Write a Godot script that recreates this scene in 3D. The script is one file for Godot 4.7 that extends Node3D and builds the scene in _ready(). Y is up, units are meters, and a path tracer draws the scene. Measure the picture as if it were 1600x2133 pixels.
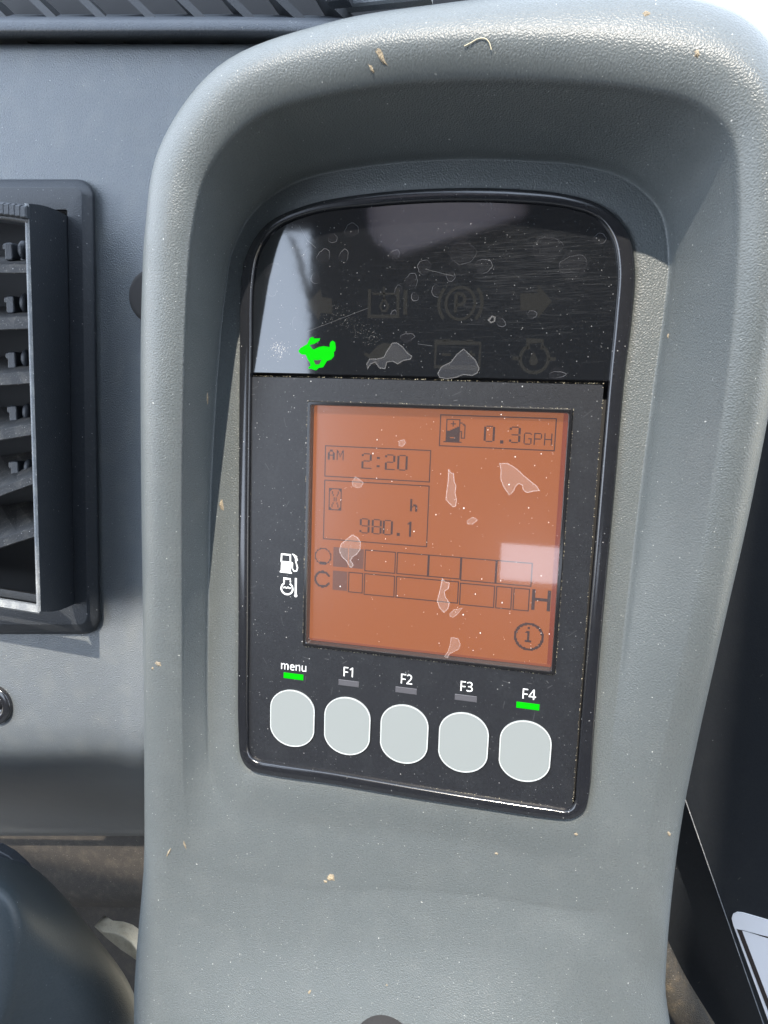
extends Node3D
# Excavator cab monitor in its grey hood. Lengths are metres. Everything is laid out in the monitor's own axes
# (x right, y up its face, z out of it) and leans back by TILT, as the monitor does in the cab.

const MM := 0.001
var TILT := Transform3D(Basis(Vector3.RIGHT, deg_to_rad(-28.0)), Vector3(0, 1.25, 0))
var eye_basis: Basis
var eye: Vector3
var rng := RandomNumberGenerator.new()
var M := {}
var used := {}
var hood: Shape


func _ready() -> void:
	rng.seed = 7
	set_camera()
	set_light()
	make_materials()
	build_surroundings()
	build_dashboard()
	build_right_side()
	build_lower_left()
	build_console()
	build_air_vent()
	build_monitor()
	build_small_things()


# ------------------------------------------------------------------ camera, light, exposure
func set_camera() -> void:
	var r := Vector3(0.13280836, -0.24116859, -0.05021781)
	var to_eye := Basis(r.normalized(), r.length())
	eye_basis = to_eye.inverse()
	eye = eye_basis * -Vector3(-0.03906103, 0.03955338, -0.21283178)
	var c := Camera3D.new()
	c.name = "camera"
	c.fov = rad_to_deg(2.0 * atan(1066.5 / 1500.0))
	c.near = 0.01
	c.far = 400.0
	c.transform = TILT * Transform3D(eye_basis, eye)
	add_child(c)
	c.current = true


func set_light() -> void:
	var sky_look := ProceduralSkyMaterial.new()
	sky_look.sky_top_color = Color(0.38, 0.45, 0.56).linear_to_srgb()
	sky_look.sky_horizon_color = Color(0.63, 0.67, 0.74).linear_to_srgb()
	sky_look.sky_curve = 0.18
	sky_look.ground_bottom_color = Color(0.30, 0.26, 0.20).linear_to_srgb()
	sky_look.ground_horizon_color = Color(0.5, 0.47, 0.42).linear_to_srgb()
	sky_look.sun_angle_max = 12.0
	var sky := Sky.new()
	sky.sky_material = sky_look
	var e := Environment.new()
	e.background_mode = Environment.BG_SKY
	e.sky = sky
	e.background_energy_multiplier = 3.0
	e.tonemap_mode = Environment.TONE_MAPPER_LINEAR
	e.tonemap_exposure = 2.5
	e.sdfgi_enabled = true
	e.ssao_enabled = true
	e.ssil_enabled = true
	var w := WorldEnvironment.new()
	w.name = "environment"
	w.environment = e
	add_child(w)
	var sun := DirectionalLight3D.new()
	sun.name = "sun"
	sun.light_energy = 0.9
	sun.light_color = Color(1.0, 0.955, 0.89)
	sun.light_angular_distance = 0.6
	sun.shadow_enabled = true
	add_child(sun)
	var from := TILT.basis * Vector3(-0.02, 0.65, 0.76)
	sun.look_at_from_position(from, Vector3.ZERO, Vector3.RIGHT)


# ------------------------------------------------------------------ helpers
## The point that the photograph shows at pixel (x, y), z millimetres in front of the monitor's base plane.
func P(x: float, y: float, z := 0.0) -> Vector3:
	var d := eye_basis * Vector3((x - 800.0) / 1500.0, -(y - 1066.5) / 1500.0, -1.0)
	return eye + d * ((z * MM - eye.z) / d.z)


## The photograph's pixel at which a point shows.
func seen_at(p: Vector3) -> Vector2:
	var d := eye_basis.inverse() * (p - eye)
	return Vector2(800.0 - d.x / d.z * 1500.0, 1066.5 + d.y / d.z * 1500.0)


func numbered(called: String) -> String:
	used[called] = used.get(called, 0) + 1
	return called if used[called] == 1 else "%s_%03d" % [called, used[called] - 1]


func thing(called: String, label: String, category: String, at: Vector3, group := "") -> Node3D:
	var o := Node3D.new()
	o.name = numbered(called)
	o.transform = TILT * Transform3D(Basis(), at)
	o.set_meta("label", label)
	o.set_meta("category", category)
	o.set_meta("at", at)
	if group:
		o.set_meta("group", group)
	add_child(o)
	return o


func structure(called: String) -> Node3D:
	var o := Node3D.new()
	o.name = numbered(called)
	o.transform = TILT
	o.set_meta("kind", "structure")
	o.set_meta("at", Vector3.ZERO)
	add_child(o)
	return o


## A mesh given in monitor axes becomes a part of the thing it is put under.
func part(parent: Node3D, called: String, mesh: Mesh, m: Material, shift := Vector3.ZERO) -> MeshInstance3D:
	var o := MeshInstance3D.new()
	o.name = called
	o.mesh = mesh
	o.material_override = m
	var up: Node = parent
	var base := Vector3.ZERO
	while up != self:
		if up.has_meta("at"):
			base += up.get_meta("at")
		else:
			base += (up as Node3D).position
		up = up.get_parent()
	o.position = shift - base
	parent.add_child(o, true)
	return o


class Shape:
	var v := PackedVector3Array()
	var uv := PackedVector2Array()
	var t := PackedInt32Array()

	func add(p: Vector3, u := Vector2.ZERO) -> int:
		v.append(p)
		uv.append(u)
		return v.size() - 1

	func tri(a: int, b: int, c: int) -> void:
		t.append_array([a, b, c])

	func quad(a: int, b: int, c: int, d: int) -> void:
		t.append_array([a, b, c, a, c, d])

	## Triangles run anticlockwise as seen from outside; Godot wants them clockwise.
	func mesh(smooth := true) -> ArrayMesh:
		var vv := v
		var uu := uv
		var tt := t
		if not smooth:
			vv = PackedVector3Array()
			uu = PackedVector2Array()
			tt = PackedInt32Array()
			for i in t:
				tt.append(vv.size())
				vv.append(v[i])
				uu.append(uv[i])
		var n := PackedVector3Array()
		n.resize(vv.size())
		for k in range(0, tt.size(), 3):
			var f := (vv[tt[k + 1]] - vv[tt[k]]).cross(vv[tt[k + 2]] - vv[tt[k]])
			for j in 3:
				n[tt[k + j]] += f
		for k in n.size():
			n[k] = n[k].normalized()
		var flipped := PackedInt32Array()
		for k in range(0, tt.size(), 3):
			flipped.append_array([tt[k], tt[k + 2], tt[k + 1]])
		var a := []
		a.resize(Mesh.ARRAY_MAX)
		a[Mesh.ARRAY_VERTEX] = vv
		a[Mesh.ARRAY_NORMAL] = n
		a[Mesh.ARRAY_TEX_UV] = uu
		a[Mesh.ARRAY_INDEX] = flipped
		var m := ArrayMesh.new()
		m.add_surface_from_arrays(Mesh.PRIMITIVE_TRIANGLES, a)
		return m


## Centripetal Catmull-Rom between b and c.
func curve(a: Vector3, b: Vector3, c: Vector3, d: Vector3, t: float) -> Vector3:
	var t1 := sqrt(maxf(a.distance_to(b), 1e-6))
	var t2 := t1 + sqrt(maxf(b.distance_to(c), 1e-6))
	var t3 := t2 + sqrt(maxf(c.distance_to(d), 1e-6))
	var s := lerpf(t1, t2, t)
	var p1 := a.lerp(b, s / t1)
	var p2 := b.lerp(c, (s - t1) / (t2 - t1))
	var p3 := c.lerp(d, (s - t2) / (t3 - t2))
	var q1 := p1.lerp(p2, s / t2)
	var q2 := p2.lerp(p3, (s - t1) / (t3 - t1))
	return q1.lerp(q2, (s - t1) / (t2 - t1))


func along(pts: Array, sub: int, closed: bool) -> Array:
	var n := pts.size()
	var out := []
	for i in (n if closed else n - 1):
		var b: Vector3 = pts[i]
		var c: Vector3 = pts[(i + 1) % n]
		var a: Vector3 = pts[(i - 1 + n) % n] if closed or i > 0 else b + (b - c)
		var d: Vector3 = pts[(i + 2) % n] if closed or i + 2 < n else c + (c - b)
		for k in sub:
			out.append(curve(a, b, c, d, float(k) / sub))
	if not closed:
		out.append(pts[n - 1])
	return out


## A surface through rings of points. Rings run anticlockwise when the surface is seen with the later rings outside.
func loft(rings: Array, sub: int, radial: int, closed := true, flip := false) -> Shape:
	var dense := []
	for r in rings:
		dense.append(along(r, sub, closed) if sub > 1 else r)
	var n: int = dense[0].size()
	var rows := []
	var m := dense.size()
	for i in m - 1:
		for k in radial:
			var row := []
			for j in n:
				var b: Vector3 = dense[i][j]
				var c: Vector3 = dense[i + 1][j]
				var a: Vector3 = dense[i - 1][j] if i > 0 else b + (b - c)
				var d: Vector3 = dense[i + 2][j] if i + 2 < m else c + (c - b)
				row.append(b if k == 0 else curve(a, b, c, d, float(k) / radial))
			rows.append(row)
	rows.append(dense[m - 1])
	return grid(rows, closed, flip)


func grid(rows: Array, closed := false, flip := false) -> Shape:
	var s := Shape.new()
	var n: int = rows[0].size()
	for i in rows.size():
		for j in n:
			s.add(rows[i][j], Vector2(float(j) / n, float(i) / rows.size()))
	for i in rows.size() - 1:
		for j in (n if closed else n - 1):
			var a := i * n + j
			var b := i * n + (j + 1) % n
			var c := b + n
			var d := a + n
			if flip:
				s.quad(a, d, c, b)
			else:
				s.quad(a, b, c, d)
	return s


## A flat plate with the outline pts (x, y in metres), from z0 to z1, its upper edge rounded over by bevel.
func plate(pts: PackedVector2Array, z0: float, z1: float, bevel := 0.0, uv_box := Rect2()) -> Shape:
	var area := 0.0
	for i in pts.size():
		area += pts[i].cross(pts[(i + 1) % pts.size()])
	if area < 0:
		pts.reverse()
	var s := Shape.new()
	var top := pts
	var levels := [[pts, z0], [pts, z1 - bevel]]
	if bevel > 0.0:
		for k in [1, 2, 3]:
			var a: float = k * PI / 6.0
			var inset := PackedVector2Array()
			for i in pts.size():
				var e0 := (pts[i] - pts[i - 1]).normalized()
				var e1 := (pts[(i + 1) % pts.size()] - pts[i]).normalized()
				var inward := (e0 + e1).normalized().orthogonal() * -1.0
				inset.append(pts[i] + inward * bevel * (1.0 - cos(a)) / maxf(0.5, e0.dot((e0 + e1).normalized())))
			levels.append([inset, z1 - bevel + bevel * sin(a)])
		top = levels[-1][0]
	var n := pts.size()
	for l in levels:
		for p in l[0]:
			s.add(Vector3(p.x, p.y, l[1]), in_box(p, uv_box))
	for k in levels.size() - 1:
		for i in n:
			var j := (i + 1) % n
			s.quad(k * n + i, k * n + j, k * n + n + j, k * n + n + i)
	var at := s.v.size()
	for p in top:
		s.add(Vector3(p.x, p.y, levels[-1][1]), in_box(p, uv_box))
	var large := PackedVector2Array()
	for p in top:
		large.append(p * 1e5)
	var tris := Geometry2D.triangulate_polygon(large)
	for k in range(0, tris.size(), 3):
		var a := tris[k]
		var b := tris[k + 1]
		var c := tris[k + 2]
		if (top[b] - top[a]).cross(top[c] - top[a]) < 0:
			s.tri(at + a, at + c, at + b)
		else:
			s.tri(at + a, at + b, at + c)
	return s


func in_box(p: Vector2, box: Rect2) -> Vector2:
	if box.size.x == 0.0:
		return Vector2.ZERO
	return Vector2((p.x - box.position.x) / box.size.x, 1.0 - (p.y - box.position.y) / box.size.y)


func rounded(x0: float, y0: float, x1: float, y1: float, r: float, n := 6) -> PackedVector2Array:
	var out := PackedVector2Array()
	for c in [[x1 - r, y1 - r, 0], [x0 + r, y1 - r, 1], [x0 + r, y0 + r, 2], [x1 - r, y0 + r, 3]]:
		for k in n + 1:
			var a: float = (c[2] + float(k) / n) * PI / 2
			out.append(Vector2(c[0] + r * cos(a), c[1] + r * sin(a)))
	return out


## Outline in photograph pixels -> outline in the plane z (mm).
func flat(px: Array, z: float) -> PackedVector2Array:
	var out := PackedVector2Array()
	for p in px:
		var q := P(p[0], p[1], z)
		out.append(Vector2(q.x, q.y))
	return out


## A band of the given width that follows pts (x, y in metres), lying at height z with thickness h.
func band(s: Shape, pts: PackedVector2Array, width: float, z: float, h: float, closed := false) -> void:
	var n := pts.size()
	var base := s.v.size()
	for i in n:
		var before := pts[(i - 1 + n) % n] if closed or i > 0 else pts[i]
		var after := pts[(i + 1) % n] if closed or i < n - 1 else pts[i]
		var side := (after - before).normalized().orthogonal() * width / 2
		if (closed or (i > 0 and i < n - 1)):
			var turn := absf((pts[i] - before).normalized().dot((after - before).normalized()))
			side /= maxf(turn, 0.5)
		for k in [[1, 0.0], [1, h], [-1, h], [-1, 0.0]]:
			s.add(Vector3(pts[i].x + side.x * k[0], pts[i].y + side.y * k[0], z + k[1]))
	for i in (n if closed else n - 1):
		var a := base + i * 4
		var b := base + ((i + 1) % n) * 4
		for k in 3:
			s.quad(a + k, a + k + 1, b + k + 1, b + k)


func arc(cx: float, cy: float, rx: float, ry: float, a0: float, a1: float, n: int) -> PackedVector2Array:
	var out := PackedVector2Array()
	for k in n + 1:
		var a := deg_to_rad(lerpf(a0, a1, float(k) / n))
		out.append(Vector2(cx + rx * cos(a), cy + ry * sin(a)))
	return out


## Turns a profile of (radius, height) pairs round the z axis.
func lathe(profile: Array, n := 40) -> Shape:
	var rows := []
	for p in profile:
		var row := []
		for k in n:
			var a := TAU * k / n
			row.append(Vector3(p[0] * cos(a), p[0] * sin(a), p[1]))
		rows.append(row)
	return grid(rows, true)


func box(s: Shape, a: Vector3, b: Vector3, bevel := 0.0004) -> void:
	var lo := a.min(b)
	var hi := a.max(b)
	bevel = minf(bevel, minf(hi.x - lo.x, minf(hi.y - lo.y, hi.z - lo.z)) * 0.45)
	var at := s.v.size()
	for level in [[lo.z, bevel], [lo.z + bevel, 0.0], [hi.z - bevel, 0.0], [hi.z, bevel]]:
		var e: float = level[1]
		for p in [[lo.x + e, lo.y + e], [hi.x - e, lo.y + e], [hi.x - e, hi.y - e], [lo.x + e, hi.y - e]]:
			s.add(Vector3(p[0], p[1], level[0]))
	for k in 3:
		for i in 4:
			var j := (i + 1) % 4
			s.quad(at + k * 4 + i, at + k * 4 + j, at + k * 4 + 4 + j, at + k * 4 + 4 + i)
	s.quad(at + 12, at + 13, at + 14, at + 15)
	s.quad(at + 3, at + 2, at + 1, at)


func tube(pts: Array, radius: float, n := 10, sub := 6) -> Shape:
	var path := along(pts, sub, false)
	var rows := []
	for i in path.size():
		var fwd: Vector3 = (path[mini(i + 1, path.size() - 1)] - path[maxi(i - 1, 0)]).normalized()
		var side := fwd.cross(Vector3(0.3, 0.2, 1)).normalized()
		var up := side.cross(fwd)
		var row := []
		for k in n:
			var a := TAU * k / n
			row.append(path[i] + (side * cos(a) + up * sin(a)) * radius)
		rows.append(row)
	return grid(rows, true, true)


# ------------------------------------------------------------------ materials
func lin(r: float, g: float, b: float) -> Color:
	return Color(r, g, b).linear_to_srgb()


func plain(c: Color, rough: float, spec := 0.5) -> StandardMaterial3D:
	var m := StandardMaterial3D.new()
	m.albedo_color = c
	m.roughness = rough
	m.metallic_specular = spec
	return m


func noise(kind: int, freq: float, octaves := 1, seed_ := 1) -> FastNoiseLite:
	var f := FastNoiseLite.new()
	f.noise_type = kind
	f.frequency = freq
	f.seed = seed_
	f.fractal_type = FastNoiseLite.FRACTAL_FBM if octaves > 1 else FastNoiseLite.FRACTAL_NONE
	f.fractal_octaves = octaves
	return f


func tex(im: Image) -> ImageTexture:
	im.generate_mipmaps()
	return ImageTexture.create_from_image(im)


func dab(im: Image, x: float, y: float, r: float, c: Color, a: float, wrap := true) -> void:
	var w := im.get_width()
	var h := im.get_height()
	for j in range(int(floor(y - r)), int(ceil(y + r)) + 1):
		for i in range(int(floor(x - r)), int(ceil(x + r)) + 1):
			var k := a * clampf(r + 0.5 - Vector2(i - x, j - y).length(), 0, 1)
			if k <= 0:
				continue
			var u := posmod(i, w)
			var v := posmod(j, h)
			if not wrap and (u != i or v != j):
				continue
			im.set_pixel(u, v, im.get_pixel(u, v).lerp(c, k))


func stroke(im: Image, a: Vector2, b: Vector2, r: float, c: Color, k: float) -> void:
	var steps := int(ceil(a.distance_to(b) / maxf(r, 0.8))) + 1
	for i in steps + 1:
		var p := a.lerp(b, float(i) / steps)
		dab(im, p.x, p.y, r, c, k, false)


## Moulded plastic with a leather grain, worn and dusty: side is the width of the repeated patch in metres.
func moulded(base: Color, rough: float, dust: Color, specks: int, side: float, grain: float, seed_: int, mottle := 0.12, spec := 0.5, n := 512) -> StandardMaterial3D:
	var coarse := noise(FastNoiseLite.TYPE_SIMPLEX_SMOOTH, 6.0 / n, 4, seed_).get_seamless_image(n, n)
	var fine := noise(FastNoiseLite.TYPE_SIMPLEX_SMOOTH, 0.09, 2, seed_ + 3).get_seamless_image(n, n)
	var cb := coarse.get_data()
	var fb := fine.get_data()
	var data := PackedByteArray()
	data.resize(n * n * 3)
	for i in n * n:
		var k := clampf((cb[i] / 255.0 - 0.45) * 2.2, 0.0, 1.0) * mottle + clampf((fb[i] / 255.0 - 0.62) * 3.0, 0.0, 1.0) * mottle * 0.8
		var dark := 1.0 - 0.10 * clampf((0.45 - fb[i] / 255.0) * 3.0, 0.0, 1.0)
		data[i * 3] = int(255 * clampf(lerpf(base.r, dust.r, k) * dark, 0, 1))
		data[i * 3 + 1] = int(255 * clampf(lerpf(base.g, dust.g, k) * dark, 0, 1))
		data[i * 3 + 2] = int(255 * clampf(lerpf(base.b, dust.b, k) * dark, 0, 1))
	var im := Image.create_from_data(n, n, false, Image.FORMAT_RGB8, data)
	var r := RandomNumberGenerator.new()
	r.seed = seed_ * 31
	for i in specks:
		var size := 0.6 + 2.2 * pow(r.randf(), 4.0)
		dab(im, r.randf() * n, r.randf() * n, size * 0.06 / side * n / 1024.0, dust.lerp(Color(0.92, 0.92, 0.9), r.randf()), 0.35 + 0.6 * r.randf())
	for i in specks / 40:
		var p := Vector2(r.randf(), r.randf()) * n
		var d := Vector2.from_angle(r.randf() * TAU) * (6 + 20 * r.randf())
		for k in 12:
			dab(im, p.x + d.x * k / 12, p.y + d.y * k / 12, 0.7, dust, 0.4)
	var m := StandardMaterial3D.new()
	m.albedo_texture = tex(im)
	m.roughness = rough
	m.metallic_specular = spec
	m.uv1_triplanar = true
	m.uv1_triplanar_sharpness = 4.0
	m.uv1_scale = Vector3.ONE / side
	if grain > 0.0:
		var g2 := noise(FastNoiseLite.TYPE_SIMPLEX_SMOOTH, side / n / 0.00062, 2, seed_ + 11).get_seamless_image(n, n)
		g2.bump_map_to_normal_map(6.0)
		m.normal_enabled = true
		m.normal_texture = tex(g2)
		m.normal_scale = grain
	return m


func make_materials() -> void:
	var dust := Color(0.62, 0.60, 0.54)
	M.console = moulded(lin(0.106, 0.120, 0.123), 0.40, Color(0.55, 0.56, 0.54), 1100, 0.075, 0.26, 5, 0.07, 0.52, 1024)
	M.dash = moulded(lin(0.110, 0.124, 0.134), 0.40, dust, 350, 0.070, 0.34, 21, 0.10, 0.6, 1024)
	M.strip = moulded(lin(0.050, 0.058, 0.069), 0.45, dust, 350, 0.070, 0.2, 23, 0.06)
	M.black_moulded = moulded(lin(0.024, 0.028, 0.034), 0.48, Color(0.42, 0.40, 0.36), 500, 0.060, 0.10, 33, 0.07)
	M.slat = moulded(lin(0.030, 0.030, 0.031), 0.65, Color(0.50, 0.47, 0.42), 3000, 0.05, 0.12, 44, 0.42)
	M.boot = moulded(lin(0.034, 0.044, 0.050), 0.50, Color(0.45, 0.45, 0.43), 150, 0.060, 0.10, 55, 0.05)
	M.cavity = moulded(lin(0.036, 0.031, 0.026), 0.85, Color(0.42, 0.38, 0.32), 1200, 0.060, 0.5, 66, 0.25)
	M.side = moulded(lin(0.012, 0.014, 0.017), 0.35, Color(0.5, 0.47, 0.4), 60, 0.070, 0.04, 77, 0.03)
	M.sheet = moulded(lin(0.017, 0.0185, 0.022), 0.36, Color(0.50, 0.50, 0.50), 750, 0.060, 0.035, 88, 0.05)
	M.bezel = moulded(lin(0.014, 0.015, 0.018), 0.16, Color(0.48, 0.46, 0.42), 260, 0.050, 0.0, 99, 0.03, 0.7)
	M.gap = plain(lin(0.016, 0.016, 0.017), 0.7)
	M.frame = plain(lin(0.012, 0.012, 0.013), 0.12, 0.7)
	M.button = plain(lin(0.225, 0.248, 0.248), 0.45)
	M.button_rim = plain(lin(0.48, 0.51, 0.51), 0.35)
	M.white_print = plain(lin(0.80, 0.82, 0.82), 0.5)
	M.dim_icon = plain(lin(0.0165, 0.0168, 0.0163), 0.15)
	M.dim_icon.metallic_specular = 1.0
	M.dim_icon.roughness = 0.055
	M.dim_icon.clearcoat_enabled = true
	M.dim_icon.clearcoat = 1.0
	M.dim_icon.clearcoat_roughness = 0.05
	M.led_off = plain(lin(0.075, 0.075, 0.085), 0.4)
	M.led_on = plain(lin(0.002, 0.06, 0.003), 0.4, 0.1)
	M.led_on.emission_enabled = true
	M.led_on.emission = lin(0.001, 0.50, 0.001)
	M.led_on.emission_energy_multiplier = 0.65
	M.film = plain(Color(0.80, 0.76, 0.74, 0.10), 0.6)
	M.film.transparency = BaseMaterial3D.TRANSPARENCY_ALPHA
	M.film_edge = plain(Color(0.86, 0.80, 0.78, 0.30), 0.6)
	M.film_edge.transparency = BaseMaterial3D.TRANSPARENCY_ALPHA
	M.film_grey = plain(Color(0.40, 0.41, 0.44, 0.13), 0.6)
	M.film_grey.transparency = BaseMaterial3D.TRANSPARENCY_ALPHA
	M.film_grey_edge = plain(Color(0.6, 0.6, 0.6, 0.22), 0.6)
	M.film_grey_edge.transparency = BaseMaterial3D.TRANSPARENCY_ALPHA
	M.mud = moulded(lin(0.24, 0.20, 0.145), 0.9, Color(0.75, 0.68, 0.55), 800, 0.02, 0.8, 122, 0.6)
	M.fibre = plain(lin(0.55, 0.50, 0.36), 0.8)
	M.chrome = plain(lin(0.6, 0.6, 0.6), 0.2)
	M.chrome.metallic = 1.0
	M.worn_or_lit_edge = moulded(lin(0.20, 0.21, 0.22), 0.6, Color(0.75, 0.75, 0.72), 300, 0.03, 0.2, 131, 0.4)  # rubbed plastic; also the side panel's painted edge highlight
	M.cream = moulded(lin(0.66, 0.60, 0.47), 0.55, Color(0.5, 0.42, 0.3), 200, 0.05, 0.1, 141, 0.3)
	M.label = plain(lin(0.72, 0.71, 0.72), 0.4)
	M.label_ink = plain(lin(0.03, 0.022, 0.02), 0.4)
	M.hose = moulded(lin(0.040, 0.036, 0.030), 0.8, Color(0.50, 0.43, 0.33), 500, 0.04, 0.7, 151, 0.45)
	M.wall = plain(lin(0.011, 0.012, 0.015), 0.8)
	M.floor = plain(lin(0.15, 0.14, 0.125), 0.9)
	M.rubber = plain(lin(0.030, 0.028, 0.027), 0.85)
	M.reflected_patch = plain(lin(0.30, 0.28, 0.33), 0.9)
	M.sand = moulded(lin(0.42, 0.37, 0.27), 0.95, Color(0.8, 0.74, 0.6), 2000, 6.0, 0.5, 161, 0.5)
	M.glass = plain(Color(1, 1, 1, 0.02), 0.03)
	M.glass.transparency = BaseMaterial3D.TRANSPARENCY_ALPHA
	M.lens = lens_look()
	M.lcd = lcd_look()


const LENS := Rect2(-0.001, 0.0, 0.104, 0.054)


## The glossy black window over the warning lamps: scratches with painted sun glint, dried drops and dust on black.
func lens_look() -> StandardMaterial3D:
	var k := 12000.0
	var im := Image.create(int(LENS.size.x * k), int(LENS.size.y * k), false, Image.FORMAT_RGB8)
	im.fill(lin(0.0068, 0.0075, 0.0095))
	var r := RandomNumberGenerator.new()
	r.seed = 12
	var to := func(x: float, y: float) -> Vector2:
		var q := P(x, y, 1.2)
		return Vector2(q.x - LENS.position.x, LENS.end.y - q.y) * k
	for i in 1300:  # fine wiping scratches, pale and densest where sun glint is painted onto them
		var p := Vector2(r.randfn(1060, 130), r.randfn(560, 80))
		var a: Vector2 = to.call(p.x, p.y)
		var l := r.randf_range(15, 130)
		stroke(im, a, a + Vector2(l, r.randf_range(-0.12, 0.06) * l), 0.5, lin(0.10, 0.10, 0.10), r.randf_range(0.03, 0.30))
	for i in 260:
		var a: Vector2 = to.call(r.randf_range(530, 1280), r.randf_range(440, 785))
		stroke(im, a, a + Vector2.from_angle(r.randf_range(0.3, 1.2)) * r.randf_range(10, 50), 0.5, lin(0.09, 0.09, 0.09), r.randf_range(0.05, 0.3))
	for i in 1500:
		var a: Vector2 = to.call(r.randf_range(525, 1285), r.randf_range(420, 790))
		dab(im, a.x, a.y, 0.6 + 1.6 * pow(r.randf(), 4), lin(0.30, 0.30, 0.29), r.randf_range(0.15, 0.8), false)
	for i in 330:  # a smear of fine dust above the hare and the tortoise
		var t := r.randf()
		var a: Vector2 = to.call(lerpf(672, 790, t) + r.randfn(0, 9), lerpf(640, 712, t) + r.randfn(0, 13))
		dab(im, a.x, a.y, 0.5 + 0.9 * r.randf(), lin(0.30, 0.28, 0.24), r.randf_range(0.1, 0.7), false)
	for i in 120:
		var a: Vector2 = to.call(580 + r.randfn(0, 10), 728 + r.randfn(0, 9))
		dab(im, a.x, a.y, 0.7 + 1.2 * r.randf(), lin(0.55, 0.50, 0.42), r.randf_range(0.3, 0.9), false)
	# dried drops: x, y, half width, half height
	for d in [[567, 566, 16, 18], [565, 605, 11, 11], [674, 534, 13, 15], [716, 533, 9, 14], [692, 495, 9, 11], [732, 479, 14, 14], [657, 580, 10, 10], [883, 556, 14, 14], [938, 574, 9, 12], [856, 586, 13, 17], [908, 606, 9, 12], [830, 606, 9, 11], [1007, 554, 16, 16], [1194, 553, 29, 21], [1249, 497, 12, 12], [1014, 432, 11, 11], [962, 525, 26, 26], [1140, 516, 30, 22], [616, 672, 8, 11], [822, 530, 10, 10], [1108, 655, 9, 9], [1044, 672, 8, 9], [864, 618, 8, 8], [848, 702, 14, 8], [1160, 780, 16, 7], [640, 535, 9, 14], [820, 655, 6, 9]]:
		var ring := []
		var n := 44
		var p1 := r.randf() * TAU
		var p2 := r.randf() * TAU
		var p3 := r.randf() * TAU
		for i in n:
			var a := TAU * i / n
			var w := 1.0 + 0.10 * sin(2 * a + p1) + 0.07 * sin(3 * a + p2) + 0.04 * sin(7 * a + p3) + r.randfn(0, 0.015)
			ring.append(to.call(d[0] + d[2] * cos(a) * w, d[1] + d[3] * sin(a) * w))
		var fill_c: Vector2 = to.call(d[0], d[1])
		dab(im, fill_c.x, fill_c.y, d[2] * 1.5, lin(0.10, 0.10, 0.11), 0.10, false)
		var strong := r.randf_range(0.25, 0.6)
		for i in n:
			stroke(im, ring[i], ring[(i + 1) % n], 0.7, lin(0.15, 0.15, 0.16), strong * (0.55 + 0.45 * sin(TAU * i / n + p1)))
	for l in [[622, 468, 640, 500], [640, 500, 658, 516], [885, 560, 945, 575], [770, 640, 640, 690], [900, 720, 870, 716]]:
		stroke(im, to.call(l[0], l[1]), to.call(l[2], l[3]), 0.7, lin(0.16, 0.16, 0.16), 0.5)
	var m := StandardMaterial3D.new()
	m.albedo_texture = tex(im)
	m.roughness = 0.055
	m.metallic_specular = 1.0
	m.clearcoat_enabled = true
	m.clearcoat = 1.0
	m.clearcoat_roughness = 0.05
	var nm := noise(FastNoiseLite.TYPE_SIMPLEX_SMOOTH, 0.02, 3, 4).get_seamless_image(512, 512)
	nm.bump_map_to_normal_map(1.0)
	m.normal_enabled = true
	m.normal_texture = tex(nm)
	m.normal_scale = 0.03
	return m


# ---- the picture on the LCD, 240 by 240 dots
const DOT := 4
var lcd_image: Image
var ink := Color()


func dots(x: float, y: float, w: float, h: float) -> void:
	lcd_image.fill_rect(Rect2i(int(round(x)) * DOT, int(round(y)) * DOT, maxi(1, int(round(w))) * DOT, maxi(1, int(round(h))) * DOT), ink)


func frame_of(x0: int, y0: int, x1: int, y1: int) -> void:
	dots(x0, y0, x1 - x0 + 1, 1)
	dots(x0, y1, x1 - x0 + 1, 1)
	dots(x0, y0, 1, y1 - y0 + 1)
	dots(x1, y0, 1, y1 - y0 + 1)


func rows_of(x: int, y: int, rows: Array) -> void:
	for j in rows.size():
		var s: String = rows[j]
		for i in s.length():
			if s[i] == "#":
				dots(x + i, y + j, 1, 1)


## A digit 10 dots wide and 15 high, with strokes two dots wide and clipped corners.
func digit(d: String, x: int, y: int) -> void:
	var seg: String = {"0": "abcdef", "1": "", "2": "abged", "3": "abgcd", "8": "abcdefg", "9": "abcdfg"}[d]
	if d == "1":
		dots(x + 4, y, 2, 15)
		dots(x + 2, y + 2, 2, 1)
		dots(x + 3, y + 1, 1, 1)
		return
	if "a" in seg: dots(x + 2, y, 6, 1)
	if "g" in seg: dots(x + 2, y + 7, 6, 1)
	if "d" in seg: dots(x + (0 if d == "2" else 2), y + 14, (10 if d == "2" else 6), 1)
	if "f" in seg: dots(x, y + 1, 2, 6)
	if "b" in seg: dots(x + 8, y + 1, 2, 6)
	if "e" in seg: dots(x, y + 8, 2, 6)
	if "c" in seg: dots(x + 8, y + 8, 2, 6)
	if d == "0":
		dots(x, y + 6, 2, 3)
		dots(x + 8, y + 6, 2, 3)
	if d in ["2", "3"]: dots(x, y + 1, 2, 2)
	if d in ["3", "9"]: dots(x, y + 12, 2, 2)


func ring_dots(cx: float, cy: float, r: float, thick: float, open := false) -> void:
	for j in range(int(cy - r - 1), int(cy + r + 2)):
		for i in range(int(cx - r - 1), int(cx + r + 2)):
			var d := Vector2(i + 0.5 - cx, j + 0.5 - cy)
			if d.length() <= r and d.length() > r - thick and not (open and d.x > 0 and absf(d.y) < 3.2):
				dots(i, j, 1, 1)


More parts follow.
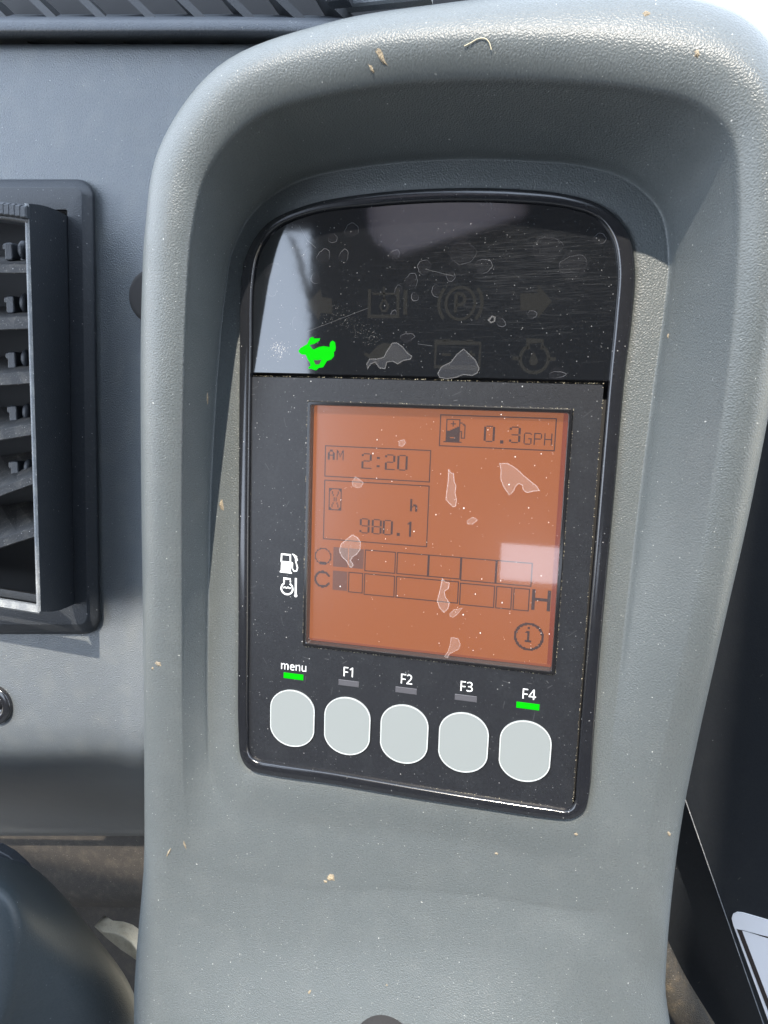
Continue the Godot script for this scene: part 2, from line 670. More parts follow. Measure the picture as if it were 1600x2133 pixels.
func lcd_look() -> StandardMaterial3D:
	var n := 240 * DOT
	lcd_image = Image.create(n, n, false, Image.FORMAT_RGB8)
	var orange := lin(0.46, 0.120, 0.024)
	ink = lin(0.060, 0.024, 0.020)
	lcd_image.fill(orange)
	# fuel rate
	frame_of(125, 6, 229, 35)
	frame_of(131, 10, 143, 31)
	rows_of(132, 11, ["...........", ".....#.....", ".....#.....", "...#####...", ".....#.....", ".....#.....", ".........##", ".......####", ".....######", "...########", ".##########"])
	dots(132, 21, 11, 6)
	dots(132, 27, 3, 2)
	dots(139, 27, 4, 2)
	dots(132, 28, 11, 3)
	dots(129, 31, 17, 1)
	rows_of(144, 13, ["##....", "..##..", "...##.", "....#.", "....#.", "....#.", "....#.", "....#.", "##..#.", ".#..#.", ".#..#.", ".#..#.", ".#..#.", ".#..#.", ".####."])
	digit("0", 166, 15)
	dots(181, 28, 3, 3)
	digit("3", 189, 15)
	rows_of(202, 20, [".#####..", "#.....#.", "#.......", "#.......", "#.......", "#...###.", "#.....#.", "#.....#.", "#.....#.", "#.....#.", ".#####.."])
	rows_of(211, 20, ["######..", "#.....#.", "#.....#.", "#.....#.", "#.....#.", "######..", "#.......", "#.......", "#.......", "#.......", "#......."])
	rows_of(220, 20, ["#.....#.", "#.....#.", "#.....#.", "#.....#.", "#.....#.", "#######.", "#.....#.", "#.....#.", "#.....#.", "#.....#.", "#.....#."])
	# clock
	frame_of(14, 40, 117, 70)
	rows_of(17, 44, ["..###..", "..###..", ".#...#.", "##...##", "##...##", "#######", "##...##", "##...##", "##...##", "##...##"])
	rows_of(26, 44, ["#.....#", "##...##", "##...##", "#.#.#.#", "#.#.#.#", "#..#..#", "#..#..#", "#.....#", "#.....#", "#.....#"])
	digit("2", 51, 46)
	dots(66, 49, 3, 2)
	dots(66, 57, 3, 2)
	digit("2", 74, 46)
	digit("0", 86, 46)
	# hour meter
	frame_of(14, 74, 117, 133)
	frame_of(19, 82, 31, 103)
	rows_of(20, 83, ["##.......##", "#.........#", "..#.....#..", "..#.....#..", "..#.....#..", "...#...#...", "...#...#...", "...........", "....#.#....", "....#.#....", "....#.#....", "....#.#....", "...........", "...#...#...", "...#...#...", "..#.....#..", "..#.....#..", "..#.....#..", "#.........#", "##.......##"])
	rows_of(100, 88, ["##......", "##......", "##......", "##......", "##......", "##.###..", "##.####.", "###..##.", "##...##.", "##...##.", "##...##.", "##...##."])
	digit("9", 51, 110)
	digit("8", 63, 110)
	digit("0", 74, 110)
	dots(88, 122, 3, 3)
	digit("1", 96, 110)
	# gauges
	ring_dots(14.5, 151.5, 8.6, 1.2)
	dots(11, 157, 7, 3)
	ring_dots(14.5, 175, 8.6, 2.3, true)
	for f in [[25, 141, 40, 161], [41, 141, 56, 161], [25, 165, 40, 185]]:
		ink = lin(0.215, 0.080, 0.050)
		dots(f[0], f[1], f[2] - f[0], f[3] - f[1])
	ink = lin(0.060, 0.024, 0.020)
	for f in [[57, 141, 87, 162], [89, 141, 119, 162], [120, 141, 150, 162], [151, 141, 183, 163], [184, 141, 216, 163], [41, 165, 55, 185], [57, 165, 87, 186], [89, 165, 149, 186], [151, 166, 183, 187], [185, 166, 199, 187], [201, 166, 215, 187]]:
		frame_of(f[0], f[1], f[2], f[3])
	dots(218, 166, 3, 20)
	dots(232, 166, 3, 20)
	dots(221, 174, 11, 3)
	# information mark
	ring_dots(217.5, 212.5, 13.8, 2.4)
	rows_of(213, 203, ["...##...", "...##...", "........", "........", "..###...", ".####...", "...##...", "...##...", "...##...", "...##...", "...##...", "...##...", "...##...", ".######.", ".######."])
	# the unprinted margin of the panel glows red
	var red := lin(0.30, 0.045, 0.012)
	lcd_image.fill_rect(Rect2i(n - 18, 0, 18, n), red)
	lcd_image.fill_rect(Rect2i(0, n - 9, n, 9), lin(0.33, 0.07, 0.02))
	var m := StandardMaterial3D.new()
	m.albedo_texture = tex(lcd_image)
	m.emission_enabled = true
	m.emission_texture = m.albedo_texture
	m.albedo_color = lin(0.17, 0.17, 0.17)
	m.emission_energy_multiplier = 0.24
	m.roughness = 0.24
	m.metallic_specular = 0.8
	m.clearcoat_enabled = true
	m.clearcoat = 1.0
	m.clearcoat_roughness = 0.04
	return m


# ------------------------------------------------------------------ out of frame and far off
func build_surroundings() -> void:
	var ground := MeshInstance3D.new()
	ground.name = "ground"
	var pm := PlaneMesh.new()
	pm.size = Vector2(300, 300)
	ground.mesh = pm
	ground.material_override = M.sand
	ground.position = Vector3(0, -1.0, 0)
	ground.set_meta("kind", "structure")
	add_child(ground)
	# unseen back wall added behind the camera for the gloss to mirror, dark around a window
	var wall := structure("added_wall_back")
	var z := 0.70
	var s := Shape.new()
	for b in [[-1.2, -0.33, -1.2, -0.25], [-0.235, 0.022, -1.2, 0.34], [0.022, 0.096, -0.166, 0.34], [0.022, 0.096, -1.2, -0.219], [0.096, 1.2, -1.2, 0.34], [-0.33, -0.235, 0.222, 0.44], [-0.235, -0.055, 0.34, 0.44], [-0.33, -0.235, -1.2, -0.25]]:  # slot and raised left top shaped for screen glare and shade on the boot
		box(s, Vector3(b[0], b[2], z), Vector3(b[1], b[3], z + 0.03), 0.0)
	var corner := PackedVector2Array([Vector2(-0.235, 0.222), Vector2(-0.295, 0.222), Vector2(-0.278, 0.219), Vector2(-0.265, 0.210), Vector2(-0.256, 0.19), Vector2(-0.234, 0.115), Vector2(-0.226, 0.03), Vector2(-0.224, -0.25)])
	part(wall, "window_pillar", plate(corner, z - 0.006, z + 0.02).mesh(false), M.wall)
	part(wall, "added_backing", s.mesh(false), M.wall)
	var blockers := structure("sun_blockers")  # unseen boxes added only to throw shadows on the dashboard and label side
	s = Shape.new()
	box(s, Vector3(-0.30, 0.545, 0.68), Vector3(-0.052, 0.78, 0.72), 0.0)
	box(s, Vector3(0.128, 0.3, 0.68), Vector3(0.5, 0.68, 0.72), 0.0)
	box(s, Vector3(-0.052, 0.676, 0.68), Vector3(0.06, 0.78, 0.72), 0.0)
	part(blockers, "sun_blocker_boxes", s.mesh(false), M.wall)
	var floor_ := structure("floor")
	s = Shape.new()
	box(s, Vector3(-0.9, -0.62, -0.5), Vector3(0.9, -0.60, 0.9), 0.0)
	part(floor_, "floor_plate", s.mesh(false), M.floor)
	var low := structure("wall_side")
	s = Shape.new()
	box(s, Vector3(-0.62, -0.60, -0.5), Vector3(-0.60, -0.33, 0.70), 0.0)
	box(s, Vector3(0.60, -0.60, -0.5), Vector3(0.62, -0.33, 0.70), 0.0)
	part(low, "door_trim", s.mesh(false), M.wall)
	var reflected_patch := PackedVector2Array([Vector2(-0.16, 0.30), Vector2(-0.155, 0.21), Vector2(-0.146, 0.194), Vector2(-0.121, 0.179), Vector2(-0.017, 0.209), Vector2(0.028, 0.22), Vector2(0.034, 0.232), Vector2(0.02, 0.245), Vector2(0.0, 0.30)])  # unseen panel added for the purplish reflection in the lamp window
	part(wall, "reflected_panel", plate(reflected_patch, z - 0.02, z - 0.006).mesh(false), M.reflected_patch)


# ------------------------------------------------------------------ the dashboard to the left
func build_dashboard() -> void:
	var base := P(100, 1500, -12)
	var d := thing("dashboard", "blue-grey grained plastic dashboard panel around the air vent", "dashboard", base)
	var rows := []
	for r in [[92, -15.0], [98, -12.5], [112, -12.0], [410, -12.0], [800, -12.0], [1290, -12.0], [1480, -12.0], [1530, -12.8], [1565, -15.5], [1592, -24.0], [1620, -45.0], [1655, -75.0], [1690, -105.0], [1722, -130.0], [1736, -140.0], [1741, -150.0]]:
		var row := []
		for c in [[-320, 0.0], [-150, 0.0], [0, 0.0], [165, 0.0], [200, 0.0], [225, 0.3], [255, 1.4], [280, 4.0], [300, 6.0], [330, 6.5], [480, 6.5], [760, 6.5]]:
			row.append(P(c[0], r[0], r[1] + c[1] * smoothstep(500.0, 1000.0, r[0])))
		rows.append(row)
	var face := loft(rows, 5, 5, false, true)
	var kept := PackedInt32Array()  # leave the vent's opening free
	for k in range(0, face.t.size(), 3):
		var mid := (face.v[face.t[k]] + face.v[face.t[k + 1]] + face.v[face.t[k + 2]]) / 3.0
		var q := seen_at(mid)
		if not (q.x > -282 and q.x < 165 and q.y > 410 and q.y < 1290):
			kept.append_array([face.t[k], face.t[k + 1], face.t[k + 2]])
	face.t = kept
	part(d, "panel_face", face.mesh(), M.dash)
	# recessed wall and floor mat in the gap below it
	var w := structure("wall_recess")
	rows = []
	for r in [[1640, -170.0], [1735, -172.0], [1800, -174.0], [1870, -176.0], [1890, -185.0]]:
		var row := []
		for x in [-420, -100, 100, 250, 520]:
			row.append(P(x, r[0], r[1]))
		rows.append(row)
	part(w, "recess_panel", loft(rows, 3, 4, false, true).mesh(), M.cavity)
	rows = []
	for r in [[1860, -220.0], [1950, -220.0], [2100, -225.0], [2300, -230.0]]:
		var row := []
		for x in [-420, -100, 100, 250, 520]:
			row.append(P(x, r[0], r[1]))
		rows.append(row)
	part(w, "floor_mat", loft(rows, 3, 4, false, true).mesh(), M.cavity)
	# strip along the top with its slotted grille
	base = P(300, 70, -6)
	var t := thing("dashboard_top_strip", "dark blue-grey strip with a slotted grille along the dashboard's top", "trim strip", base)
	rows = []
	for r in [[30, -30.0], [36, -11.0], [40, -8.0], [47, -6.8], [62, -6.4], [71, -7.6], [78, -11.0], [84, -17.0], [90, -26.0], [95, -36.0]]:
		var row := []
		for x in [-320, 0, 250, 500, 740, 860]:
			row.append(P(x, r[0] + (0.0 if x < 700 else 4.0), r[1]))
		rows.append(row)
	part(t, "strip", loft(rows, 3, 4, false, true).mesh(), M.strip)
	var s := Shape.new()
	box(s, Vector3(-0.20, 0.06, -0.040), Vector3(0.06, 0.24, -0.036), 0.0)
	part(t, "grille_back", s.mesh(false), M.gap)
	for i in 10:
		var x := -110.0 + i * 105.0
		if x > 660:
			break
		var fin := PackedVector2Array()
		s = Shape.new()
		var a := P(x, -70, -9)
		var b := P(x + 118, 44, -9)
		fin.append_array([Vector2(a.x, a.y), Vector2(b.x, b.y)])
		band(s, fin, 0.0022, -0.033, 0.020)
		part(t, "grille_fin", s.mesh(false), M.side)
	s = Shape.new()
	box(s, P(690, 22, -9), P(726, -60, -4), 0.0006)
	box(s, P(694, 6, -4), P(722, -2, -2.4), 0.0004)
	part(t, "clip", s.mesh(false), M.black_moulded)
	s = Shape.new()
	box(s, P(726, 30, -14), P(900, -80, -10), 0.0006)
	part(t, "end_block", s.mesh(false), M.dash)


# ------------------------------------------------------------------ black trim, label and hose to the right
func build_right_side() -> void:
	var base := P(1550, 1500, -42)
	var d := thing("side_trim_panel", "smooth black side trim panel behind the grey monitor hood", "trim panel", base)
	var o := flat([[1300, 1290], [1424, 1655], [1593, 2140], [1615, 2210], [2000, 2210], [2000, 500], [1300, 500]], -42)
	part(d, "panel_face", plate(o, -0.046, -0.042, 0.0004).mesh(false), M.side)
	var s := Shape.new()
	band(s, flat([[1300, 1290], [1424, 1655], [1593, 2140], [1615, 2210]], -41.8), 0.00028, -0.0422, 0.0003)
	part(d, "panel_edge", s.mesh(false), M.worn_or_lit_edge)  # pale strip carries the panel edge's highlight in its colour
	var w := structure("gap_right")  # dark sheet put in for the shade of the open gap behind
	s = Shape.new()
	box(s, P(1150, 2400, -84), P(1900, 1300, -80), 0.0)
	part(w, "gap_shade_sheet", s.mesh(false), M.side)
	# label
	base = P(1580, 1960, -41.9)
	var l := thing("warning_label", "white label with black border line on the black trim panel", "label", base)
	var out := PackedVector2Array(flat([[1527, 1925], [1524, 1912], [1527, 1903], [1535, 1899], [1547, 1900], [1720, 1950], [1800, 2300], [1664, 2300]], -41.9))
	part(l, "label_sheet", plate(out, -0.0419, -0.0416).mesh(false), M.label)
	s = Shape.new()
	band(s, flat([[1665, 2264], [1540, 1936], [1700, 1981]], -41.6), 0.0014, -0.0416, 0.0001)
	part(l, "border_line", s.mesh(false), M.label_ink)
	base = P(1420, 2100, -55)
	var h := thing("muddy_hose", "muddy brown hose below the black trim beside the console", "hose", base)
	part(h, "hose_wall", tube([P(1340, 1930, -62), P(1395, 2045, -60), P(1440, 2120, -60), P(1510, 2230, -60), P(1560, 2330, -60)], 0.0062, 16, 8).mesh(), M.hose)


# ------------------------------------------------------------------ lever boot and what shows behind it
func build_lower_left() -> void:
	var b := thing("lever_boot", "dark slate vinyl lever boot below the dashboard", "lever boot", P(80, 2100, -10))
	var outline := [[-260, 1812], [-120, 1788], [0, 1782], [62, 1802], [130, 1862], [200, 1950], [262, 2040], [296, 2133], [312, 2240], [318, 2340]]
	var ridge := [[-260, 1858], [-130, 1838], [-20, 1836], [22, 1862], [46, 1915], [52, 1985], [44, 2060], [22, 2133], [-8, 2240], [-20, 2340]]
	var flank := [[-260, 1830], [-125, 1806], [-5, 1802], [48, 1832], [98, 1888], [140, 1968], [168, 2050], [182, 2133], [186, 2240], [188, 2340]]
	var front := [[-280, 1890], [-190, 1872], [-110, 1880], [-80, 1905], [-55, 1950], [-50, 2000], [-60, 2070], [-80, 2140], [-110, 2240], [-120, 2340]]
	var crown := ridge.map(func(p): return [p[0] - 26, p[1] + 14])
	var ring := func(px: Array, z: float) -> Array:
		var r := []
		for p in px:
			r.append(P(p[0], p[1], z))
		return r
	var back: Array = ring.call(outline, -26.0)
	var deep := []
	for p in back:
		deep.append(p + Vector3(-0.055, -0.06, -0.05))
	part(b, "boot_skin", loft([ring.call(front, 18.0), ring.call(crown, 18.5), ring.call(ridge, 15.0), ring.call(flank, -4.0), back, deep], 6, 6, false, true).mesh(), M.boot)
	var c := thing("cream_cover", "cream plastic cover edge in the gap beside the console", "cover", P(255, 1970, -75))
	part(c, "cover_shell", plate(flat([[196, 1930], [214, 1941], [236, 1943], [256, 1950], [274, 1963], [287, 1982], [300, 2012], [276, 1996], [252, 1980], [222, 1956]], -72), -0.080, -0.072, 0.0006).mesh(true), M.cream)
	var g := thing("lever_guard", "thin black guard edge behind the lever boot", "guard", P(20, 1790, -20))
	part(g, "guard_plate", plate(flat([[-200, 1760], [-10, 1768], [18, 1784], [44, 1808], [60, 1830], [-200, 1860]], -18), -0.022, -0.018, 0.0005).mesh(false), M.black_moulded)


# ------------------------------------------------------------------ the grey hood around the monitor
const BEZEL_OUT := [[860, 1663], [690, 1634], [560, 1615], [520, 1604], [502, 1578], [496, 1520], [496, 1300], [497, 1000], [499, 720], [502, 590], [516, 522], [556, 466], [640, 426], [780, 401], [930, 391], [1080, 393], [1190, 406], [1262, 432], [1308, 482], [1324, 555], [1318, 660], [1303, 780], [1278, 1060], [1256, 1300], [1236, 1560], [1229, 1650], [1218, 1690], [1190, 1706], [1140, 1704], [1000, 1684]]
const WALL_BASE := [[860, 1745, -1.2], [700, 1735, -1.2], [560, 1715, -0.6], [480, 1690, 0], [442, 1620, 0], [434, 1500, 0], [434, 1300, 0], [440, 1000, 0], [456, 740, 0], [468, 620, 0], [486, 520, 0], [530, 440, 0], [620, 378, 0], [770, 345, 0], [930, 332, 0], [1090, 334, 0], [1220, 346, 0], [1310, 376, 0], [1376, 440, 0], [1394, 540, 0], [1384, 650, 0], [1366, 780, 0], [1330, 1060, 0], [1302, 1300, 0], [1276, 1540, 0], [1268, 1650, 0], [1258, 1730, 0], [1215, 1790, -1.0], [1150, 1800, -1.4], [1000, 1765, -1.4]]
const RIM_IN := [[860, 1860, -1.9], [660, 1860, -1.6], [500, 1840, -0.6], [410, 1800, 1.2], [384, 1680, 3.8], [378, 1520, 8], [376, 1300, 13], [376, 1000, 19.5], [380, 740, 24.5], [386, 590, 26.5], [396, 480, 27.5], [428, 352, 28.5], [530, 240, 29], [720, 181, 29.5], [930, 160, 29.5], [1140, 160, 30], [1330, 176, 31], [1460, 210, 31.5], [1530, 275, 31.5], [1546, 390, 30.5], [1542, 560, 28.5], [1528, 740, 25.5], [1484, 1060, 18.5], [1440, 1300, 12.5], [1390, 1540, 4.5], [1366, 1660, 1.2], [1345, 1780, -1.0], [1320, 1890, -2.5], [1200, 1900, -2.4], [1030, 1875, -2.0]]
const CREST := [[860, 1990, 0.4], [620, 1990, 0.6], [440, 1965, 1.4], [362, 1890, 2.4], [336, 1720, 4.5], [328, 1520, 9], [324, 1300, 14.5], [322, 1000, 21.5], [324, 740, 26.5], [328, 590, 28.5], [338, 470, 30], [368, 325, 31], [484, 170, 32.5], [690, 98, 33], [920, 72, 33.5], [1150, 66, 33.5], [1370, 78, 34], [1520, 115, 34.5], [1596, 200, 34.5], [1614, 360, 33], [1604, 560, 30.5], [1584, 760, 26.5], [1534, 1060, 19], [1486, 1300, 12.5], [1434, 1540, 3.0], [1408, 1680, -1.5], [1385, 1850, -4.5], [1366, 1990, -6], [1250, 2020, -1.4], [1040, 2000, 0.0]]
const EDGE := [[860, 2300, 11], [590, 2300, 11], [420, 2290, 9.5], [298, 2240, 4], [301, 1760, -1], [300, 1520, 3.5], [298, 1300, 9], [294, 1000, 16], [293, 740, 21], [296, 590, 23], [302, 480, 24.5], [330, 312, 25.5], [452, 140, 26.5], [680, 48, 26.5], [915, 8, 26.5], [1160, -16, 26.5], [1400, -14, 27], [1560, 40, 27.5], [1640, 150, 28], [1656, 360, 27], [1644, 560, 24.5], [1618, 760, 21], [1562, 1060, 13.5], [1508, 1300, 7], [1454, 1540, -4], [1422, 1700, -8], [1398, 1880, -11], [1386, 2050, -13], [1384, 2260, -10], [1060, 2300, 9]]


func ring3(px: Array) -> Array:
	var out := []
	for p in px:
		out.append(P(p[0], p[1], p[2]))
	return out


func mixed(a: Array, b: Array, t: float, lift := 0.0) -> Array:
	var out := []
	for i in a.size():
		var p: Vector3 = a[i].lerp(b[i], t)
		p.z += lift * MM * clampf((maxf(a[i].z, b[i].z)) / 0.03, 0.0, 1.0)
		out.append(p)
	return out


func build_console() -> void:
	var c := thing("monitor_console", "grey grained plastic hood framing the black monitor", "console", P(860, 2133, -5))
	var hole := []
	var seat := []
	var middle := P(880, 1050, 0)
	for p in BEZEL_OUT:
		var q := P(p[0], p[1], 0)
		hole.append(q + (middle - q).normalized() * 0.0012 + Vector3(0, 0, -0.003))
		seat.append(q + (middle - q).normalized() * 0.0006)
	var base := ring3(WALL_BASE)
	var inner := ring3(RIM_IN)
	var crest := ring3(CREST)
	var edge := ring3(EDGE)
	var flange := mixed(seat, base, 0.86)
	var low := mixed(base, inner, 0.12, 0.6)
	var mid := mixed(base, inner, 0.5)
	var high := mixed(base, inner, 0.86, 0.5)
	var side := []
	var under := []
	for i in edge.size():
		var out: Vector3 = edge[i] - middle
		out.z = 0
		side.append(edge[i] + out.normalized() * 0.0012 + Vector3(0, 0, -0.012))
		under.append(edge[i] + out.normalized() * 0.0016 + Vector3(0, 0, -0.045))
	var s := loft([hole, seat, flange, base, low, mid, high, inner, crest, edge, side, under], 8, 5, true, true)
	hood = s
	part(c, "hood_shell", s.mesh(), M.console)
	var g := RandomNumberGenerator.new()
	g.seed = 77
	# dried mud, scratch marks and a painted glint: pixel, half length, half width, lean in degrees
	for d in [[795, 122, 16, 5, -55], [775, 145, 9, 3, -60], [690, 1828, 13, 10, 20], [678, 1836, 6, 4, 0], [1394, 1737, 8, 4, -50], [462, 1052, 7, 13, 10], [330, 1383, 8, 7, 0], [318, 1392, 4, 4, 0], [1346, 28, 6, 6, 0], [385, 1760, 3, 14, 15], [352, 1775, 3, 15, -25], [1200, 1738, 5, 4, 0], [1034, 1778, 4, 3, 0], [432, 830, 4, 16, 12], [1392, 700, 3, 5, 0], [1452, 112, 4, 7, 20], [806, 2052, 3, 2, 0], [645, 2066, 3, 8, -30]]:
		var hit := on_shape(s, d[0], d[1])
		if hit.is_empty():
			continue
		var blob := Shape.new()
		var x_axis: Vector3 = (hit[1] as Vector3).cross(Vector3.UP).normalized() * -1.0
		var y_axis: Vector3 = (hit[1] as Vector3).cross(x_axis)
		var turn := deg_to_rad(d[4])
		var k := 0.000125
		var top := blob.add(hit[0] + hit[1] * 0.0003)
		var n := 18
		for ringn in 2:
			for i in n:
				var a := TAU * i / n
				var w := (0.55 if ringn == 0 else 1.0) * (1.0 + g.randfn(0, 0.22))
				var q := Vector2(d[2] * cos(a), d[3] * sin(a)).rotated(turn) * w * k
				blob.add(hit[0] + x_axis * q.x + y_axis * q.y + hit[1] * (0.00022 if ringn == 0 else -0.0001))
		for i in n:
			var j := (i + 1) % n
			blob.tri(top, 1 + i, 1 + j)
			blob.quad(1 + i, 1 + n + i, 1 + n + j, 1 + j)
		part(c, "mud_or_glint_speck", blob.mesh(), M.mud)
	# a bent fibre lying on the brow
	var path := []
	for q in [[968, 96], [980, 90], [996, 82], [1010, 81], [1019, 88], [1024, 104]]:
		var hit := on_shape(s, q[0], q[1])
		if not hit.is_empty():
			path.append(hit[0] + hit[1] * 0.0003)
	if path.size() > 3:
		part(c, "dry_fibre", tube(path, 0.00013, 6, 5).mesh(), M.fibre)
	# dust caught in the seam round the monitor
	var grains := Shape.new()
	var seam := along(seat, 8, true)
	for i in 1500:
		var k := g.randi() % seam.size()
		var p: Vector3 = seam[k].lerp(seam[(k + 1) % seam.size()], g.randf())
		var outward: Vector3 = (p - middle)
		outward.z = 0
		p += outward.normalized() * (0.0007 + absf(g.randfn(0, 0.00035)))
		grain(grains, p, 0.00005 + 0.00012 * pow(g.randf(), 3.0), g)
	part(c, "seam_dust", grains.mesh(), M.mud).set_meta("kind", "stuff")


func grain(s: Shape, p: Vector3, r: float, g: RandomNumberGenerator) -> void:
	var o := s.add(p + Vector3(0, 0, r))
	var t := g.randf() * TAU
	for j in 4:
		s.add(p + Vector3(r * cos(t + j * TAU / 4) * g.randf_range(0.7, 1.4), r * sin(t + j * TAU / 4) * g.randf_range(0.7, 1.4), -r * 0.3))
	for j in 4:
		s.tri(o, o + 1 + j, o + 1 + (j + 1) % 4)


## Where the line of sight through a pixel meets a shape: [point, normal], or empty.
func on_shape(s: Shape, x: float, y: float) -> Array:
	var d := (P(x, y, 0) - eye).normalized()
	var best := []
	var near := INF
	for k in range(0, s.t.size(), 3):
		var a := s.v[s.t[k]]
		var b := s.v[s.t[k + 1]]
		var c := s.v[s.t[k + 2]]
		var hit = Geometry3D.ray_intersects_triangle(eye * 1e4, d, a * 1e4, b * 1e4, c * 1e4)
		if hit != null:
			hit = hit / 1e4
		if hit != null and eye.distance_to(hit) < near:
			near = eye.distance_to(hit)
			var n := (b - a).cross(c - a).normalized()
			best = [hit, n if n.dot(d) < 0 else -n]
	return best


func build_air_vent() -> void:
	var v := thing("air_vent", "black louvred air vent set in the blue-grey dashboard", "air vent", P(60, 1280, -12))
	var rings := []
	for r in [[-300, 373, 198, 1322, 36, -14.0, 8], [-300, 374, 197, 1320, 36, -10.4, 8], [-299, 376, 195, 1317, 34, -9.4, 8], [-297, 379, 191, 1314, 32, -8.6, 8], [-288, 389, 172, 1302, 18, -6.9, 7], [-286, 391, 169, 1300, 16, -6.7, 7], [-270, 436, 142, 1262, 5, -6.4, 10], [-269, 438, 140, 1260, 5, -7.0, 10], [-267, 440, 138, 1258, 5, -30.0, 10]]:
		var ring := []
		for p in rounded(r[0], r[1], r[2], r[3], r[4], 5):
			ring.append(P(p.x + (p.y - r[1]) / (r[3] - r[1]) * (r[6] + 4.0), p.y, r[5]))
		ring.reverse()
		rings.append(ring)
	part(v, "vent_bezel", grid(rings, true, false).mesh(), M.black_moulded)
	var s := Shape.new()
	box(s, P(-340, 1400, -34), P(220, 330, -31), 0.0)
	part(v, "duct_back", s.mesh(false), M.gap)
	# cheek of the turning barrel: stands out from the bezel, its front edge rubbed pale
	var cheek := []
	for k in 9:
		var t := k / 8.0
		var row := []
		for j in 13:
			var u := j / 12.0
			var a := Vector2(57, 424).lerp(Vector2(82, 1274), u)
			var b := Vector2(144, 452).lerp(Vector2(159, 1256), u)
			var p := a.lerp(b, t)
			p.y += (0.5 - u) * -14.0 * sin(t * PI) * absf(u - 0.5) * 2.0
			row.append(P(p.x, p.y, lerpf(16.0, -8.0, t)))
		cheek.append(row)
	var ch := part(v, "barrel_cheek", grid(cheek, false, false).mesh(), M.black_moulded)
	var inside := []
	for row in cheek:
		var r2 := []
		for p in row:
			r2.append(p + Vector3(-0.0009, 0, 0))
		inside.append(r2)
	part(v, "barrel_liner", grid(inside, false, true).mesh(), M.gap)
	var rim := []
	for off in [[0.0002, -0.0004], [0.0, 0.0003], [-0.0007, 0.0003], [-0.0010, -0.0006]]:
		var row := []
		for p in cheek[0]:
			row.append(p + Vector3(off[0], 0, off[1]))
		rim.append(row)
	part(ch, "worn_or_lit_edge", grid(rim, false, true).mesh(), M.worn_or_lit_edge)
	# louvre slats: pixel rows of the top's far edge, the front edge and the front face's lower edge; droop towards the left
	var slats := [[534, 551, 568, 0.0], [638, 661, 685, 3.0], [742, 777, 800, 5.0], [846, 889, 911, 12.0], [945, 1004, 1021, 26.0], [1048, 1112, 1130, 24.0]]
	for k in slats.size():
		var a: Array = slats[k]
		var rows := []
		for j in [[a[0], -16.0], [a[1] - 2.0, 11.4], [a[1], 12.0], [a[2], 12.0], [a[2] + 2.0, 11.5], [a[0] + 16.0, -16.0]]:
			var row := []
			for x in [-300.0, -150.0, 0.0, 35.0, 60.0 + 3.0 * k]:
				var droop: float = a[3] * (1.0 - clampf((x + 0.0) / 72.0, -1.0, 1.0)) - a[3] * 0.55
				row.append(P(x, j[0] + droop * (0.4 if j[1] < 0 else 1.0), j[1]))
			rows.append(row)
		var slat := part(v, "slat", grid(rows, false, true).mesh(false), M.slat)
		# pivot post and link disc standing on the slat
		if k == 5:
			continue
		var y: float = a[1] - 18.0
		var px := 26.0 + 3.0 * k
		var lo := P(px - 8, y + 12, 2.5)
		var hi := P(px + 8, y - 26, 2.5)
		var post := part(slat, "pivot_post", plate(rounded(lo.x, lo.y, hi.x, hi.y, 0.0009, 4), 0.0008, 0.0042, 0.0005).mesh(true), M.black_moulded)
		lo = P(px - 16, y - 10, 2.5)
		hi = P(px - 4, y - 25, 2.5)
		part(post, "pivot_pin", plate(rounded(lo.x, lo.y, hi.x, hi.y, 0.0007, 4), 0.0014, 0.0036, 0.0005).mesh(true), M.black_moulded)
		var disc := lathe([[0.0, 0.0013], [0.0014, 0.0012], [0.0019, 0.0004], [0.0019, -0.0004], [0.0014, -0.0012], [0.0, -0.0013]], 20)
		var dm := part(slat, "pivot_link", disc.mesh(), M.black_moulded, P(px + 24, y - 12, 2.0))
		dm.rotation = Vector3(0, PI / 2, 0)
		dm.scale = Vector3(1, 1.5, 1)
	# ridged thumb tab at the top and bar at the bottom
	var tab_rows := []
	for r in [[418, 15.0], [420, 16.2], [450, 16.6], [458, 15.6], [462, 8.0]]:
		var row := []
		for x in [-300, -150, -40, 0, 30, 57]:
			row.append(P(x, r[0] + pow(maxf(0.0, x + 40.0) / 97.0, 2.0) * 10.0, r[1]))
		tab_rows.append(row)
	var tab := part(v, "thumb_tab", loft(tab_rows, 2, 3, false, true).mesh(), M.black_moulded)
	for i in 8:
		s = Shape.new()
		var x := 50.0 - i * 11.5
		var dy := pow(maxf(0.0, x + 40.0) / 97.0, 2.0) * 10.0
		box(s, P(x, 424 + dy, 16.0), P(x + 4.5, 445 + dy, 18.0), 0.0004)
		part(tab, "grip_rib", s.mesh(false), M.black_moulded)
	s = Shape.new()
	for r in [[1262, 16.0, 10.0], [1240, 8.0, -10.0]]:
		var bar := []
		for j in [[r[0] - 10, r[2]], [r[0] - 7, r[1]], [r[0] + 8, r[1]], [r[0] + 11, r[2]]]:
			var row := []
			for x in [-300, -100, 0, 40, 82]:
				row.append(P(x, j[0] + (x - 40) * 0.16, j[1]))
			bar.append(row)
		part(v, "lower_bar", grid(bar, false, true).mesh(false), M.worn_or_lit_edge if r[1] > 10 else M.black_moulded)


# ------------------------------------------------------------------ the monitor
const FACE := 1.2
const BEZEL_IN := [[860, 1637], [690, 1608], [570, 1590], [536, 1583], [521, 1572], [517, 1510], [518, 1300], [520, 1000], [524, 720], [527, 590], [539, 527], [570, 480], [645, 446], [780, 428], [930, 419], [1080, 422], [1180, 432], [1240, 452], [1275, 494], [1287, 556], [1281, 660], [1268, 795], [1246, 1060], [1226, 1300], [1206, 1560], [1200, 1640], [1197, 1672], [1184, 1686], [1140, 1681], [1000, 1660]]


